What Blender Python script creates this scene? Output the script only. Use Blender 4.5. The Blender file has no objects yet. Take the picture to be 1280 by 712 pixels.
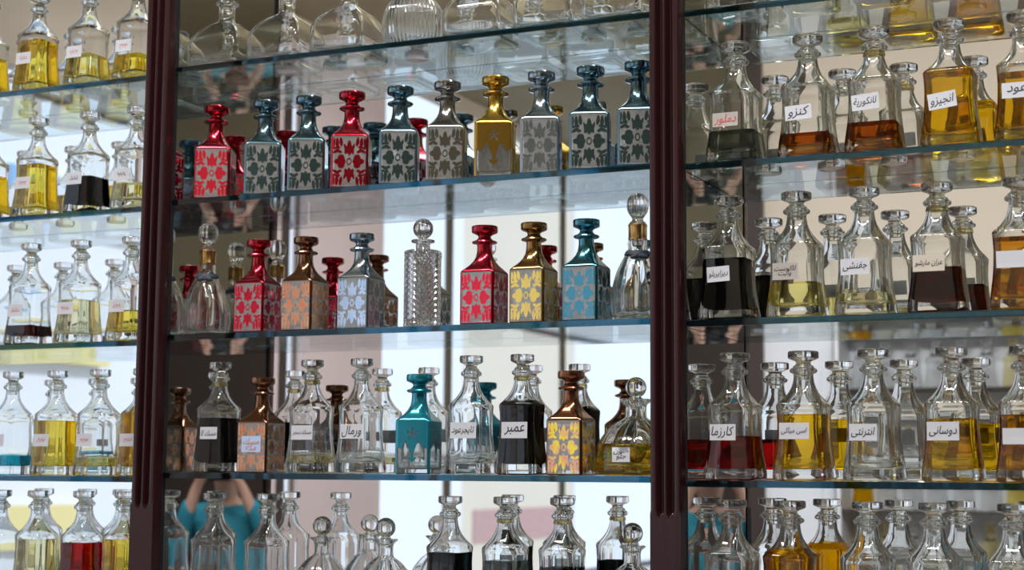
import bpy, bmesh, math, random
from mathutils import Vector, Matrix
random.seed(7)
S = bpy.context.scene
COL = S.collection
PI = math.pi

# ------------------------------------------------------------------ camera
CAMLOC = Vector((0.61873, -2.88695, 0.01121))
PITCH, YAW, ROLL, FPX = 0.11614, 0.42777, 0.00694, 2007.77
fwd = Vector((-math.sin(YAW) * math.cos(PITCH), math.cos(YAW) * math.cos(PITCH), math.sin(PITCH)))
rgt = Vector((math.cos(YAW), math.sin(YAW), 0))
upv = rgt.cross(fwd)
R_ = rgt * math.cos(ROLL) + upv * math.sin(ROLL)
U_ = -rgt * math.sin(ROLL) + upv * math.cos(ROLL)
cd = bpy.data.cameras.new('camera')
cam = bpy.data.objects.new('camera', cd)
COL.objects.link(cam)
cam.matrix_world = Matrix(((R_.x, U_.x, -fwd.x, CAMLOC.x), (R_.y, U_.y, -fwd.y, CAMLOC.y), (R_.z, U_.z, -fwd.z, CAMLOC.z), (0, 0, 0, 1)))
cd.sensor_width = 36.0
cd.lens = FPX / 1280 * 36.0
cd.clip_start = 0.05
cd.dof.use_dof = True
cd.dof.focus_distance = 3.12
cd.dof.aperture_fstop = 4.0
S.camera = cam
S.view_settings.view_transform = 'Standard'
S.view_settings.look = 'None'
S.view_settings.gamma = 1.0
S.view_settings.use_curve_mapping = False
S.view_settings.exposure = 0.0
cy = S.cycles
cy.max_bounces = 40
cy.transmission_bounces = 36
cy.glossy_bounces = 24
cy.diffuse_bounces = 4
cy.transparent_max_bounces = 16
cy.sample_clamp_indirect = 4.0
cy.blur_glossy = 0.5
cy.caustics_reflective = True
cy.caustics_refractive = True
cy.use_denoising = True


def X_at(u, y, z):
    """world x where the column u of the photograph meets depth y at height z"""
    x = 0.0
    lo, hi = -4.0, 2.0
    for _ in range(50):
        x = (lo + hi) / 2
        d = Vector((x, y, z)) - CAMLOC
        if 640 + FPX * d.dot(R_) / d.dot(fwd) < u:
            lo = x
        else:
            hi = x
    return x


# ------------------------------------------------------------------ materials
def new_mat(name):
    m = bpy.data.materials.new(name)
    m.use_nodes = True
    nt = m.node_tree
    for n in list(nt.nodes):
        nt.nodes.remove(n)
    out = nt.nodes.new('ShaderNodeOutputMaterial')
    return m, nt, out


def principled(name, col, rough=0.5, metal=0.0, spec=0.5, noise=0.0, scale=20.0, coat=0.0, stretch=None):
    m, nt, out = new_mat(name)
    b = nt.nodes.new('ShaderNodeBsdfPrincipled')
    b.inputs['Base Color'].default_value = (*col, 1)
    b.inputs['Roughness'].default_value = rough
    b.inputs['Metallic'].default_value = metal
    b.inputs['Specular IOR Level'].default_value = spec
    b.inputs['Coat Weight'].default_value = coat
    nt.links.new(b.outputs[0], out.inputs[0])
    if noise:
        tc = nt.nodes.new('ShaderNodeTexCoord')
        mp = nt.nodes.new('ShaderNodeMapping')
        if stretch:
            mp.inputs['Scale'].default_value = stretch
        nz = nt.nodes.new('ShaderNodeTexNoise')
        nz.inputs['Scale'].default_value = scale
        nz.inputs['Detail'].default_value = 5
        mx = nt.nodes.new('ShaderNodeMix')
        mx.data_type = 'RGBA'
        mx.inputs[6].default_value = (*[c * (1 - noise) for c in col], 1)
        mx.inputs[7].default_value = (*[min(1, c * (1 + noise)) for c in col], 1)
        nt.links.new(tc.outputs['Object'], mp.inputs[0])
        nt.links.new(mp.outputs[0], nz.inputs['Vector'])
        nt.links.new(nz.outputs['Fac'], mx.inputs[0])
        nt.links.new(mx.outputs[2], b.inputs['Base Color'])
    return m


def glass(name, col, ior=1.5, rough=0.0, absorb=None):
    m, nt, out = new_mat(name)
    g = nt.nodes.new('ShaderNodeBsdfGlass')
    g.inputs['Color'].default_value = (*col, 1)
    g.inputs['IOR'].default_value = ior
    g.inputs['Roughness'].default_value = rough
    nt.links.new(g.outputs[0], out.inputs[0])
    if absorb:
        v = nt.nodes.new('ShaderNodeVolumeAbsorption')
        v.inputs['Color'].default_value = (*absorb[0], 1)
        v.inputs['Density'].default_value = absorb[1]
        nt.links.new(v.outputs[0], out.inputs[1])
    return m


def painted(name, col, rough=0.14, petal=None, metal=0.97, etch=0.32):
    """lacquered glass: the mesh attribute 'paint' says where the lacquer stays and where it is cut away"""
    m, nt, out = new_mat(name)
    at = nt.nodes.new('ShaderNodeAttribute')
    at.attribute_name = 'paint'
    mr = nt.nodes.new('ShaderNodeMapRange')
    mr.inputs['From Min'].default_value = -0.06
    mr.inputs['From Max'].default_value = 0.06
    nt.links.new(at.outputs['Fac'], mr.inputs['Value'])
    g = nt.nodes.new('ShaderNodeBsdfGlass')
    g.inputs['Color'].default_value = (0.96, 0.98, 0.98, 1)
    g.inputs['IOR'].default_value = 1.5
    g.inputs['Roughness'].default_value = 0.03
    e = nt.nodes.new('ShaderNodeBsdfPrincipled')
    e.inputs['Base Color'].default_value = (0.66, 0.65, 0.63, 1)
    e.inputs['Metallic'].default_value = 0.35
    e.inputs['Roughness'].default_value = 0.25
    ge = nt.nodes.new('ShaderNodeMixShader')
    ge.inputs[0].default_value = etch
    nt.links.new(g.outputs[0], ge.inputs[1])
    nt.links.new(e.outputs[0], ge.inputs[2])
    b = nt.nodes.new('ShaderNodeBsdfPrincipled')
    b.inputs['Base Color'].default_value = (*col, 1)
    b.inputs['Metallic'].default_value = metal
    b.inputs['Roughness'].default_value = rough
    b.inputs['Coat Weight'].default_value = 0.6
    b.inputs['Coat Roughness'].default_value = 0.05
    if petal:
        ap = nt.nodes.new('ShaderNodeAttribute')
        ap.attribute_name = 'petal'
        tc = nt.nodes.new('ShaderNodeTexCoord')
        nz = nt.nodes.new('ShaderNodeTexNoise')
        nz.inputs['Scale'].default_value = 40
        nt.links.new(tc.outputs['Object'], nz.inputs['Vector'])
        rp = nt.nodes.new('ShaderNodeValToRGB')
        rp.color_ramp.elements[0].position = 0.42
        rp.color_ramp.elements[0].color = (*petal[0], 1)
        rp.color_ramp.elements[1].position = 0.58
        rp.color_ramp.elements[1].color = (*petal[1], 1)
        nt.links.new(nz.outputs['Fac'], rp.inputs[0])
        mx = nt.nodes.new('ShaderNodeMix')
        mx.data_type = 'RGBA'
        mx.inputs[6].default_value = (*col, 1)
        nt.links.new(rp.outputs[0], mx.inputs[7])
        nt.links.new(ap.outputs['Fac'], mx.inputs[0])
        nt.links.new(mx.outputs[2], b.inputs['Base Color'])
    ms = nt.nodes.new('ShaderNodeMixShader')
    nt.links.new(mr.outputs[0], ms.inputs[0])
    nt.links.new(ge.outputs[0], ms.inputs[1])
    nt.links.new(b.outputs[0], ms.inputs[2])
    nt.links.new(ms.outputs[0], out.inputs[0])
    return m


def mirror_mat():
    m, nt, out = new_mat('mirror_silvering')
    b = nt.nodes.new('ShaderNodeBsdfAnisotropic')
    b.inputs['Color'].default_value = (0.86, 0.89, 0.90, 1)
    b.inputs['Roughness'].default_value = 0.0
    nt.links.new(b.outputs[0], out.inputs[0])
    return m


M = dict(
    glass=glass('clear_glass', (0.985, 0.992, 0.99)),
    cut=glass('pressed_glass', (0.99, 0.995, 1.0), rough=.03),
    shelf=glass('shelf_glass', (0.985, 0.995, 0.995), absorb=((0.06, 0.50, 0.60), 12.0)),
    mirror=mirror_mat(),
    wood=principled('dark_mahogany', (0.026, 0.006, 0.007), 0.25, spec=.5, noise=0.55, scale=30, coat=0.0, stretch=(1, 1, 0.06)),
    black=principled('black_edging', (0.012, 0.013, 0.018), 0.35),
    paper=principled('label_paper', (0.60, 0.60, 0.63), 0.8, noise=0.05, scale=60),
    bluepaper=principled('blue_label_paper', (0.45, 0.60, 0.85), 0.8, noise=0.05, scale=60),
    beigepaper=principled('beige_label_paper', (0.60, 0.53, 0.44), 0.8, noise=0.05, scale=60),
    dimpaper=principled('grey_label_paper', (0.42, 0.38, 0.34), 0.8, noise=0.05, scale=60),
    ink=principled('dark_ink', (0.012, 0.016, 0.035), 0.7),
    redink=principled('red_ink', (0.55, 0.06, 0.05), 0.7),
    orangeink=principled('orange_ink', (0.70, 0.22, 0.08), 0.7),
    gold=principled('gold_band', (0.62, 0.38, 0.14), 0.25, metal=1.0),
    ribbon=principled('dark_ribbon', (0.02, 0.03, 0.045), 0.6),
    cork=glass('stopper_seal', (0.93, 0.86, 0.62), 1.45, 0.25),
    red=painted('red_lacquer', (0.45, 0.008, 0.028), petal=((0.70, 0.010, 0.045), (0.66, 0.010, 0.045))),
    blue=painted('blue_lacquer', (0.12, 0.23, 0.29)),
    silverblue=painted('pale_blue_lacquer', (0.28, 0.36, 0.43), petal=((0.42, 0.55, 0.72), (0.50, 0.60, 0.74))),
    bluegreen=painted('blue_green_lacquer', (0.05, 0.24, 0.32)),
    silver=painted('silver_lacquer', (0.30, 0.30, 0.29)),
    gold_l=painted('gold_lacquer', (0.50, 0.31, 0.05), rough=0.2, etch=.12),
    teal=painted('teal_lacquer', (0.02, 0.30, 0.40), metal=0.7, etch=.12),
    copper=painted('copper_lacquer', (0.22, 0.095, 0.045), petal=((0.85, 0.38, 0.20), (0.80, 0.48, 0.28))),
    bronze=painted('bronze_lacquer', (0.30, 0.17, 0.05), petal=((0.85, 0.62, 0.14), (0.80, 0.55, 0.16))),
    bronze_y=painted('bronze_lacquer_with_yellow_flowers', (0.26, 0.10, 0.045), petal=((0.92, 0.66, 0.05), (0.80, 0.36, 0.22))),
)
LIQ = dict(
    yellow=glass('yellow_oil', (0.93, 0.72, 0.10), 1.36),
    gold=glass('deep_gold_oil', (0.86, 0.56, 0.04), 1.36),
    pale=glass('pale_yellow_oil', (0.95, 0.88, 0.52), 1.36),
    straw=glass('straw_oil', (0.97, 0.93, 0.74), 1.36),
    amber=glass('amber_oil', (0.62, 0.27, 0.03), 1.36),
    lemon=glass('lemon_oil', (0.99, 0.86, 0.30), 1.36),  # lighter copy of the yellow oil, bright window light put into its tint
    red=glass('red_oil', (0.62, 0.012, 0.03), 1.36),
    wine=glass('wine_red_oil', (0.20, 0.004, 0.012), 1.36),
    black=glass('black_oil', (0.012, 0.014, 0.02), 1.36),
    teal=glass('teal_oil', (0.04, 0.62, 0.72), 1.36),
    grey=glass('grey_green_oil', (0.46, 0.50, 0.46), 1.36),
)


# ------------------------------------------------------------------ object helpers
def put(name, mesh, parent=None, loc=(0, 0, 0), rz=0.0, mats=None):
    o = bpy.data.objects.new(name, mesh)
    COL.objects.link(o)
    o.location = loc
    o.rotation_euler = (0, 0, rz)
    if parent is not None:
        o.parent = parent
    if mats:
        for i, m in enumerate(mats):
            o.material_slots[i].link = 'OBJECT'
            o.material_slots[i].material = m
    return o


def tag(o, label=None, cat=None, group=None, kind=None):
    if label:
        o['label'] = label
    if cat:
        o['category'] = cat
    if group:
        o['group'] = group
    if kind:
        o['kind'] = kind
    return o


def thing(name, label, cat, loc=(0, 0, 0), rz=0.0, group=None):
    o = bpy.data.objects.new(name, None)
    COL.objects.link(o)
    o.location = loc
    o.rotation_euler = (0, 0, rz)
    o.empty_display_size = 0.02
    return tag(o, label, cat, group)


def mesh_from(name, verts, faces, mat=None, smooth=True, sharp=None):
    me = bpy.data.meshes.new(name)
    me.from_pydata(verts, [], faces)
    me.update()
    bm = bmesh.new()
    bm.from_mesh(me)
    bmesh.ops.recalc_face_normals(bm, faces=bm.faces)
    bm.to_mesh(me)
    bm.free()
    if smooth:
        me.polygons.foreach_set('use_smooth', [True] * len(me.polygons))
        if sharp:
            me.set_sharp_from_angle(angle=math.radians(sharp))
    me.materials.append(mat)
    return me


def box_verts(x0, x1, y0, y1, z0, z1):
    return [(x0, y0, z0), (x1, y0, z0), (x1, y1, z0), (x0, y1, z0), (x0, y0, z1), (x1, y0, z1), (x1, y1, z1), (x0, y1, z1)]


BF = [(0, 3, 2, 1), (4, 5, 6, 7), (0, 1, 5, 4), (1, 2, 6, 5), (2, 3, 7, 6), (3, 0, 4, 7)]


def boxes(name, lst, mat, bevel=0.0):
    v, f = [], []
    for b in lst:
        o = len(v)
        v += box_verts(*b)
        f += [tuple(i + o for i in q) for q in BF]
    me = bpy.data.meshes.new(name)
    me.from_pydata(v, [], f)
    me.update()
    if bevel:
        bm = bmesh.new()
        bm.from_mesh(me)
        bmesh.ops.bevel(bm, geom=list(bm.edges), offset=bevel, segments=2, affect='EDGES')
        bm.to_mesh(me)
        bm.free()
    me.materials.append(mat)
    return me


# ---- lofts: a ring is a square of width w with corner radius rc
def ring_square(w, rc, seg=6, flat=0):
    h = w / 2
    rc = min(rc, h)
    pts = []
    for k in range(4):
        a0 = -PI / 2 + k * PI / 2 - 0
        # corner between side k (outward normal at angle a0) and side k+1
        cx = (h - rc) * (math.cos(a0) - math.sin(a0))
        cyy = (h - rc) * (math.sin(a0) + math.cos(a0))
        for s in range(seg + 1):
            a = a0 + PI / 2 * s / seg
            pts.append((cx + rc * math.cos(a), cyy + rc * math.sin(a)))
        if flat:
            a1 = a0 + PI / 2
            p = pts[-1]
            # straight run along the next side
            tx, ty = -math.sin(a1), math.cos(a1)
            L = 2 * (h - rc)
            for s in range(1, flat):
                pts.append((p[0] + tx * L * s / flat, p[1] + ty * L * s / flat))
    return pts


def loft(rings, caps=(True, True), closed=False):
    """rings: list of (z, [(x, y)...]) of equal length"""
    v, f = [], []
    n = len(rings[0][1])
    for z, p in rings:
        v += [(x, y, z) for x, y in p]
    m = len(rings)
    for i in range(m - 1):
        for j in range(n):
            a, b = i * n + j, i * n + (j + 1) % n
            f.append((a, b, b + n, a + n))
    if caps[0]:
        f.append(tuple(reversed(range(n))))
    if caps[1]:
        f.append(tuple((m - 1) * n + j for j in range(n)))
    return v, f


def prof(rows, sx=1.0, seg=6, flat=0):
    out = []
    for r in rows:
        z, w = r[0], r[1]
        rc = r[2] if len(r) > 2 else w / 2
        out.append((z, ring_square(max(w * sx, 1e-5), rc * sx, seg, flat)))
    return out


def width_at(rows, z):
    for a, b in zip(rows, rows[1:]):
        if a[0] <= z <= b[0] and b[0] > a[0]:
            t = (z - a[0]) / (b[0] - a[0])
            return a[1] + t * (b[1] - a[1]), (a[2] if len(a) > 2 else a[1] / 2) * (1 - t) + t * (b[2] if len(b) > 2 else b[1] / 2)
    return rows[-1][1], rows[-1][1] / 2


def smoothrows(rows, k=3):
    """Catmull-Rom subdivision of a profile (z, w, rc)"""
    rows = [tuple(r) if len(r) > 2 else (r[0], r[1], r[1] / 2) for r in rows]
    out = []
    for i in range(len(rows) - 1):
        p0 = rows[max(i - 1, 0)]
        p1, p2 = rows[i], rows[i + 1]
        p3 = rows[min(i + 2, len(rows) - 1)]
        for s in range(k):
            t = s / k
            out.append(tuple(0.5 * ((2 * b) + (-a + c) * t + (2 * a - 5 * b + 4 * c - d) * t * t + (-a + 3 * b - 3 * c + d) * t ** 3)
                             for a, b, c, d in zip(p0, p1, p2, p3)))
    out.append(rows[-1])
    return out


def clampr(rows):
    return [(z, w, min(rc, w / 2)) for z, w, rc in rows]


# ------------------------------------------------------------------ bottle kinds
# 1. flared square decanter -------------------------------------------------
DEC_OUT = [(0, .088, .010), (.0012, .095, .012), (.004, .100, .013), (.012, .1008, .013), (.03, .097, .013), (.055, .0905, .013), (.08, .0865, .013),
           (.105, .085, .013), (.125, .0865, .013), (.1345, .0885, .013), (.1385, .0885, .0135), (.1420, .0850, .015), (.1460, .0775, .017), (.1510, .0690, .018),
           (.157, .0600, .0185), (.164, .0515, .0190), (.172, .0445, .0195), (.181, .0395, .0190), (.190, .0370, .0183), (.196, .0360, .0180),
           (.198, .0395), (.1995, .0465), (.2015, .0505), (.2040, .0512), (.2062, .0490), (.2080, .0445), (.2092, .0400)]
DEC_IN = [(.021, .052, .020), (.0215, .066, .018), (.0235, .077, .014), (.028, .0815, .011), (.05, .0785, .010), (.08, .0735, .010), (.105, .0715, .010), (.125, .0725, .010),
          (.134, .0735, .011), (.1375, .0720, .014), (.1420, .0660, .016), (.1480, .0570, .016), (.155, .0480, .0160), (.163, .0400, .0160), (.172, .0345, .0160), (.182, .0310, .0150),
          (.19, .0292, .0145), (.2, .0290), (.2085, .0305)]


def decanter_body(sx):
    o = prof(DEC_OUT, sx)
    i = prof(DEC_IN, sx)
    rings = o + i[::-1]
    return mesh_from('decanter_body', *loft(rings), M['glass'], True, 50)


STOP = [(.186, .0200), (.187, .0225), (.2, .0240), (.2090, .0258), (.2094, .036), (.2105, .0400), (.2120, .0385), (.2145, .030), (.2175, .0265), (.2205, .0285),
        (.2225, .036), (.2245, .0480), (.2262, .0550), (.2280, .0572), (.2350, .0575), (.2385, .0562), (.2395, .0535), (.2385, .0480), (.2372, .040), (.2366, .02), (.2365, .002)]


def disc_stopper(sx, mat, dz=0.0, sz=1.0):
    rings = prof([(r[0] * sz + dz, r[1]) for r in STOP], sx)
    return mesh_from('stopper', *loft(rings), mat, True, 40)


def liquid_mesh(rows, sx, top, mat, e=0.0006, ymul=1.0):
    keep = [r for r in rows if r[0] < top - 1e-4]
    wt = width_at(rows, top)
    lst = [(r[0] - (e if k == 0 else 0), r[1] + 2 * e / sx, (r[2] if len(r) > 2 else r[1] / 2)) for k, r in enumerate(keep)] + [(top, wt[0] + 2 * e / sx, wt[1])]
    lst = lst + [(top, max(wt[0] - .006, .002), wt[1])]
    return mesh_from('liquid', *loft(prof(lst, sx)), mat, True, 50)


# 2. painted square bottle --------------------------------------------------
PB_W = .076
PB_OUT = [(0, .070, .003), (.001, .0735, .0045), (.0025, PB_W, .0055), (.106, PB_W, .0055), (.1090, .0750, .007), (.1125, .0705, .010), (.1175, .0620, .013), (.124, .0520, .016),
          (.132, .0425, .0175), (.141, .0355, .0177), (.150, .0320), (.158, .0308), (.1650, .0310), (.1660, .0345), (.1668, .0450), (.1685, .0510), (.1702, .0522), (.1720, .0505),
          (.1732, .0450), (.1740, .038)]
PB_IN = [(.0095, .030, .012), (.010, .052, .010), (.0125, .0630, .007), (.020, .0655, .006), (.104, .0655, .006), (.110, .062, .008), (.117, .053, .012), (.125, .043, .015), (.134, .0335, .0165),
         (.144, .0270), (.155, .0245), (.1735, .0245)]
PB_STOP = [(.152, .0195), (.153, .0215), (.1738, .0225), (.1741, .034), (.1755, .0350), (.1772, .0300), (.1800, .0262), (.1830, .0265), (.1855, .0315), (.1880, .0440), (.1898, .0515),
           (.1915, .0540), (.2000, .0545), (.2030, .0530), (.2038, .0500), (.2030, .0440), (.2022, .03), (.2020, .002)]


def ell(x, y, cx, cy_, rx, ry, rot=0.0):
    dx, dy = x - cx, y - cy_
    c, s = math.cos(rot), math.sin(rot)
    px, py = (dx * c + dy * s) / rx, (-dx * s + dy * c) / ry
    return 1.0 - math.hypot(px, py)


def floral(x, z):
    """x -38..38 mm across a face, z 0..110 mm up it; > 0 where lacquer stays. returns (paint, petal)"""
    ax = abs(x)
    y = z - 54
    pet = -9.0
    # lobed flowers left and right of the ring
    for cx, cyv, rx, ry in ((12, 0, 6, 7), (16, 8, 8, 7), (16, -8, 8, 7), (23, 0, 8.5, 6.5), (17, 0, 9, 9)):
        pet = max(pet, ell(ax, y, cx, cyv, rx, ry))
    rr = math.hypot(x / 5.6, y / 8.5)
    pet = max(pet, min(1 - rr, (rr - .45)) * 1.4)
    for sg in (1, -1):
        yy = y * sg
        for cx, cyv, rx, ry, ro in ((0, 28, 5.4, 18, 0), (5.2, 24, 4.4, 11, .28), (8.4, 29, 2.6, 9, -.25)):
            pet = max(pet, ell(ax, yy, cx, cyv, rx, ry, ro))
        for cx, cyv, rx, ry, ro in ((26, 21, 9, 3.6, -.5), (18.5, 19.5, 4.4, 3.4, 0), (16.5, 40, 3.8, 11, -.12), (24.2, 37, 4.0, 13.5, -.05), (31, 38, 2.8, 12, .06), (21, 29, 4, 3.0, .3), (29, 27, 4.5, 2.6, -.4)):
            pet = max(pet, ell(ax, yy, cx, cyv, rx, ry, ro))
    fr = max((ax - 34.2) / 2.5, (3.0 - z) / 2.5, (z - 106.0) / 2.0)
    pet -= .13
    return max(pet, fr), (1.0 if pet > fr else 0.0)


def dipped(x, z):
    """upper half lacquered with a ragged lower edge and a star cut into it"""
    ax = abs(x)
    edge = 58 - 15 * max(0, 1 - ax / 12.0) - 7 * math.cos(ax / 34 * PI * 2.5)
    v = (z - edge) / 6.0
    v = max(v, ell(ax, z, 0, 34, 3, 12), ell(ax, z, 4, 30, 6, 2.4, .6))
    star = -9
    for k in range(5):
        a = PI / 2 + k * 2 * PI / 5
        star = max(star, ell(x, z, 7 * math.cos(a), 82 + 7 * math.sin(a), 7, 1.7, a))
    v = min(v, -star * 1.2 + .05)
    v = max(v, (ax - 34.0) / 2.5)
    return v, 0.0


def painted_body(pattern):
    rows = [r for r in PB_OUT if r[0] <= .0025]
    NZ = 72
    rows += [(.0025 + (.106 - .0025) * i / NZ, PB_W, .0055) for i in range(1, NZ)]
    rows += [r for r in PB_OUT if r[0] >= .106]
    FL = 44
    o = prof(rows, 1.0, 4, FL)
    i = prof(PB_IN, 1.0, 4, FL)
    nO = sum(len(p) for _, p in o)
    v, f = loft(o + i[::-1])
    me = mesh_from('painted_body', v, f, M['red'], True, 35)
    a = me.attributes.new('paint', 'FLOAT', 'POINT')
    b = me.attributes.new('petal', 'FLOAT', 'POINT')
    va, vb = [], []
    h = PB_W / 2
    for k, (x, y, z) in enumerate(v):
        p, q = 1.0, 0.0
        if k >= nO:
            p = -1.0
        elif z < .0024:
            p = -1.0 if max(abs(x), abs(y)) < .034 else 1.0
        elif z < .1062:
            if abs(abs(x) - h) < 1e-5:
                s = y if x > 0 else -y
                p, q = pattern(s * 1000, z * 1000)
            elif abs(abs(y) - h) < 1e-5:
                s = x if y < 0 else -x
                p, q = pattern(s * 1000, z * 1000)
        va.append(max(-1, min(1, p)))
        vb.append(q)
    a.data.foreach_set('value', va)
    b.data.foreach_set('value', vb)
    return me


def painted_stopper():
    me = mesh_from('painted_stopper', *loft(prof(PB_STOP, 1.0)), M['red'], True, 40)
    a = me.attributes.new('paint', 'FLOAT', 'POINT')
    a.data.foreach_set('value', [1.0] * len(me.vertices))
    return me


# 3. domed square flask -----------------------------------------------------
FL_OUT = [(0, .118, .010), (.001, .125, .013), (.004, .131, .014), (.02, .132, .014), (.045, .1315, .014), (.058, .1295, .014), (.068, .1240, .015), (.077, .1150, .016),
          (.086, .1030, .017), (.094, .0880, .018), (.101, .0720, .019), (.107, .0560, .020), (.1115, .0440, .0200), (.115, .0385), (.122, .0365), (.146, .0365), (.1495, .0385), (.1515, .0450), (.1535, .0510),
          (.1555, .0525), (.1575, .0510), (.1590, .0460), (.1598, .041)]
FL_IN = [(.008, .080, .02), (.009, .108, .015), (.014, .118, .011), (.03, .1205, .010), (.055, .1185, .010), (.066, .112, .011), (.076, .102, .012), (.085, .089, .013), (.093, .074, .014),
         (.100, .058, .015), (.107, .041, .0155), (.113, .031, .0150), (.120, .0285), (.1585, .0295)]


# 4. round lathe kinds with flutes -------------------------------------------
def lathe(rows, n=64, flute=None, tw=0.0):
    """rows (z, r); flute(z, a) multiplies the radius"""
    out = []
    for z, r in rows:
        pts = []
        for j in range(n):
            a = 2 * PI * j / n
            q = r * (flute(z, a) if flute else 1.0)
            pts.append((q * math.cos(a), q * math.sin(a)))
        out.append((z, pts))
    return out


def sphere_rows(zc, r, k=14, bottom=.35):
    a0 = -math.acos(bottom) if bottom < 1 else -PI / 2
    return [(zc + r * math.sin(a), max(r * math.cos(a), 1e-4)) for a in [(-PI / 2 + .4) + (PI - .4) * i / k for i in range(k + 1)]]


def dense(rows, k=3):
    return [(z, w) for z, w, _ in smoothrows([(z, r, r) for z, r in rows], k)]


def mkmesh(name, rings, mat, sharp=50):
    return mesh_from(name, *loft(rings), mat, True, sharp)


# ribbed flask (mid top)
def ribbed_flask_body():
    o = dense([(0, .048), (.002, .054), (.008, .060), (.025, .065), (.05, .0665), (.075, .064), (.095, .056), (.110, .042), (.119, .028), (.125, .0195), (.135, .0180), (.147, .0182),
               (.150, .0225), (.1535, .0262), (.1565, .0255), (.158, .0215)], 2)
    i = dense([(.008, .030), (.010, .046), (.025, .058), (.05, .0605), (.075, .0580), (.095, .050), (.109, .037), (.118, .023), (.126, .0148), (.157, .0148)], 2)
    N = 264

    def fl(z, a):
        k = max(0, min(1, (.125 - z) / .02)) * max(0, min(1, (z - .001) / .006))
        return 1 + .022 * k * math.cos(44 * a + 18 * z)
    return mkmesh('ribbed_body', lathe(o, N, fl) + lathe(i, N)[::-1], M['glass'], 60)


# gold-necked gored decanter
GOR_OUT = [(0, .036), (.001, .040), (.005, .0455), (.015, .0490), (.032, .0510), (.05, .0500), (.07, .0460), (.09, .0400), (.107, .0325), (.120, .0255), (.130, .0205), (.137, .0182), (.150, .0178)]


def gored_body():
    o = dense(GOR_OUT, 3)
    i = dense([(.006, .025), (.008, .038), (.016, .0435), (.032, .0455), (.05, .0445), (.07, .0405), (.09, .0345), (.107, .027), (.120, .020), (.133, .0150), (.150, .0140)], 2)
    N = 144

    def fl(z, a):
        k = max(0, min(1, (.125 - z) / .03)) * max(.25, min(1, z / .02))
        return 1 + k * (.055 * (abs(math.cos(6 * a)) - .6))
    return mkmesh('gored_body', lathe(o, N, fl) + lathe(i, N)[::-1], M['glass'], 60)


def gored_stopper():
    rows = [(.140, .0100), (.150, .0115), (.1805, .0118), (.1815, .0165), (.184, .0150), (.188, .0105), (.194, .0120), (.200, .0160), (.207, .0192), (.215, .0207), (.224, .0200), (.231, .0170), (.2365, .0115), (.239, .005), (.2395, .0005)]
    d = dense(rows, 2)
    return mkmesh('gored_stopper', lathe(d, 72, lambda z, a: 1 + (.05 * math.cos(9 * a) if z > .195 else 0)), M['glass'], 60)


# diamond cut cylinder
def diamond_body():
    nA, nZ = 28, 24
    z0, z1, r = .008, .156, .0392
    rings = [(0, [(.034 * math.cos(2 * PI * j / (2 * nA)), .034 * math.sin(2 * PI * j / (2 * nA))) for j in range(2 * nA)]),
             (.002, [(.0385 * math.cos(2 * PI * j / (2 * nA)), .0385 * math.sin(2 * PI * j / (2 * nA))) for j in range(2 * nA)])]
    k0 = len(rings)
    for i in range(nZ + 1):
        z = z0 + (z1 - z0) * i / nZ
        rings.append((z, [((r - (.0030 if (i + j) % 2 else 0)) * math.cos(2 * PI * j / (2 * nA)), (r - (.0030 if (i + j) % 2 else 0)) * math.sin(2 * PI * j / (2 * nA))) for j in range(2 * nA)]))
    rings += lathe([(.1595, .0375), (.1610, .033), (.1618, .024), (.1628, .0165), (.166, .0152), (.176, .0152), (.1772, .019), (.1785, .0240), (.1815, .0245), (.1830, .0235), (.1835, .020)], 2 * nA)
    inner = lathe([(.012, .02), (.013, .030), (.018, .0330), (.152, .0330), (.157, .028), (.160, .0125), (.1832, .0115)], 2 * nA)
    v, f = loft(rings + inner[::-1])
    n = 2 * nA
    g = []
    for q in f:  # each raised point becomes a four sided diamond: split the band along its valleys
        i, j = divmod(q[0], n)
        if len(q) == 4 and k0 <= i < k0 + nZ:
            a, b, c, d = q
            g += [(a, b, d), (b, c, d)] if (i - k0 + j) % 2 == 0 else [(a, b, c), (a, c, d)]
        else:
            g.append(q)
    return mesh_from('diamond_body', v, g, M['cut'], False)


def ball_stopper(zb, r, stem, zt):
    rows = [(zb, stem * .8), (zt - .004, stem), (zt + .0005, stem * 1.05), (zt + .002, stem * .9)]
    zc = zt + .003 + r * .96
    rows += [(zc + r * math.sin(a), max(r * math.cos(a), 3e-4)) for a in [-1.1 + (1.1 + PI / 2) * i / 16 for i in range(17)]]
    return mkmesh('ball_stopper', lathe(rows, 40), M['glass'], 60)


# low round decanter with fluted shoulder and ball stopper
RD_OUT = [(0, .066), (.0012, .074), (.004, .0785), (.010, .0800), (.022, .0798), (.045, .0785), (.060, .0740), (.075, .0660), (.088, .0555), (.099, .0430), (.107, .0305), (.112, .0225), (.117, .0205), (.134, .0205), (.139, .0225), (.1425, .0270),
          (.1455, .0318), (.1475, .0318), (.149, .029)]
RD_IN = [(.012, .045), (.013, .064), (.017, .0715), (.03, .0735), (.045, .0715), (.06, .067), (.075, .0585), (.088, .048), (.099, .0355), (.107, .0235), (.114, .0160), (.148, .0155)]


def round_body():
    N = 160

    def fl(z, a):
        k = max(0, min(1, (z - .03) / .03)) * max(0, min(1, (.118 - z) / .012))
        return 1 + k * .045 * (abs(math.cos(5 * a)) - .6)
    return mkmesh('round_body', lathe(dense(RD_OUT, 2), N, fl) + lathe(dense(RD_IN, 2), N)[::-1], M['glass'], 60)


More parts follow.
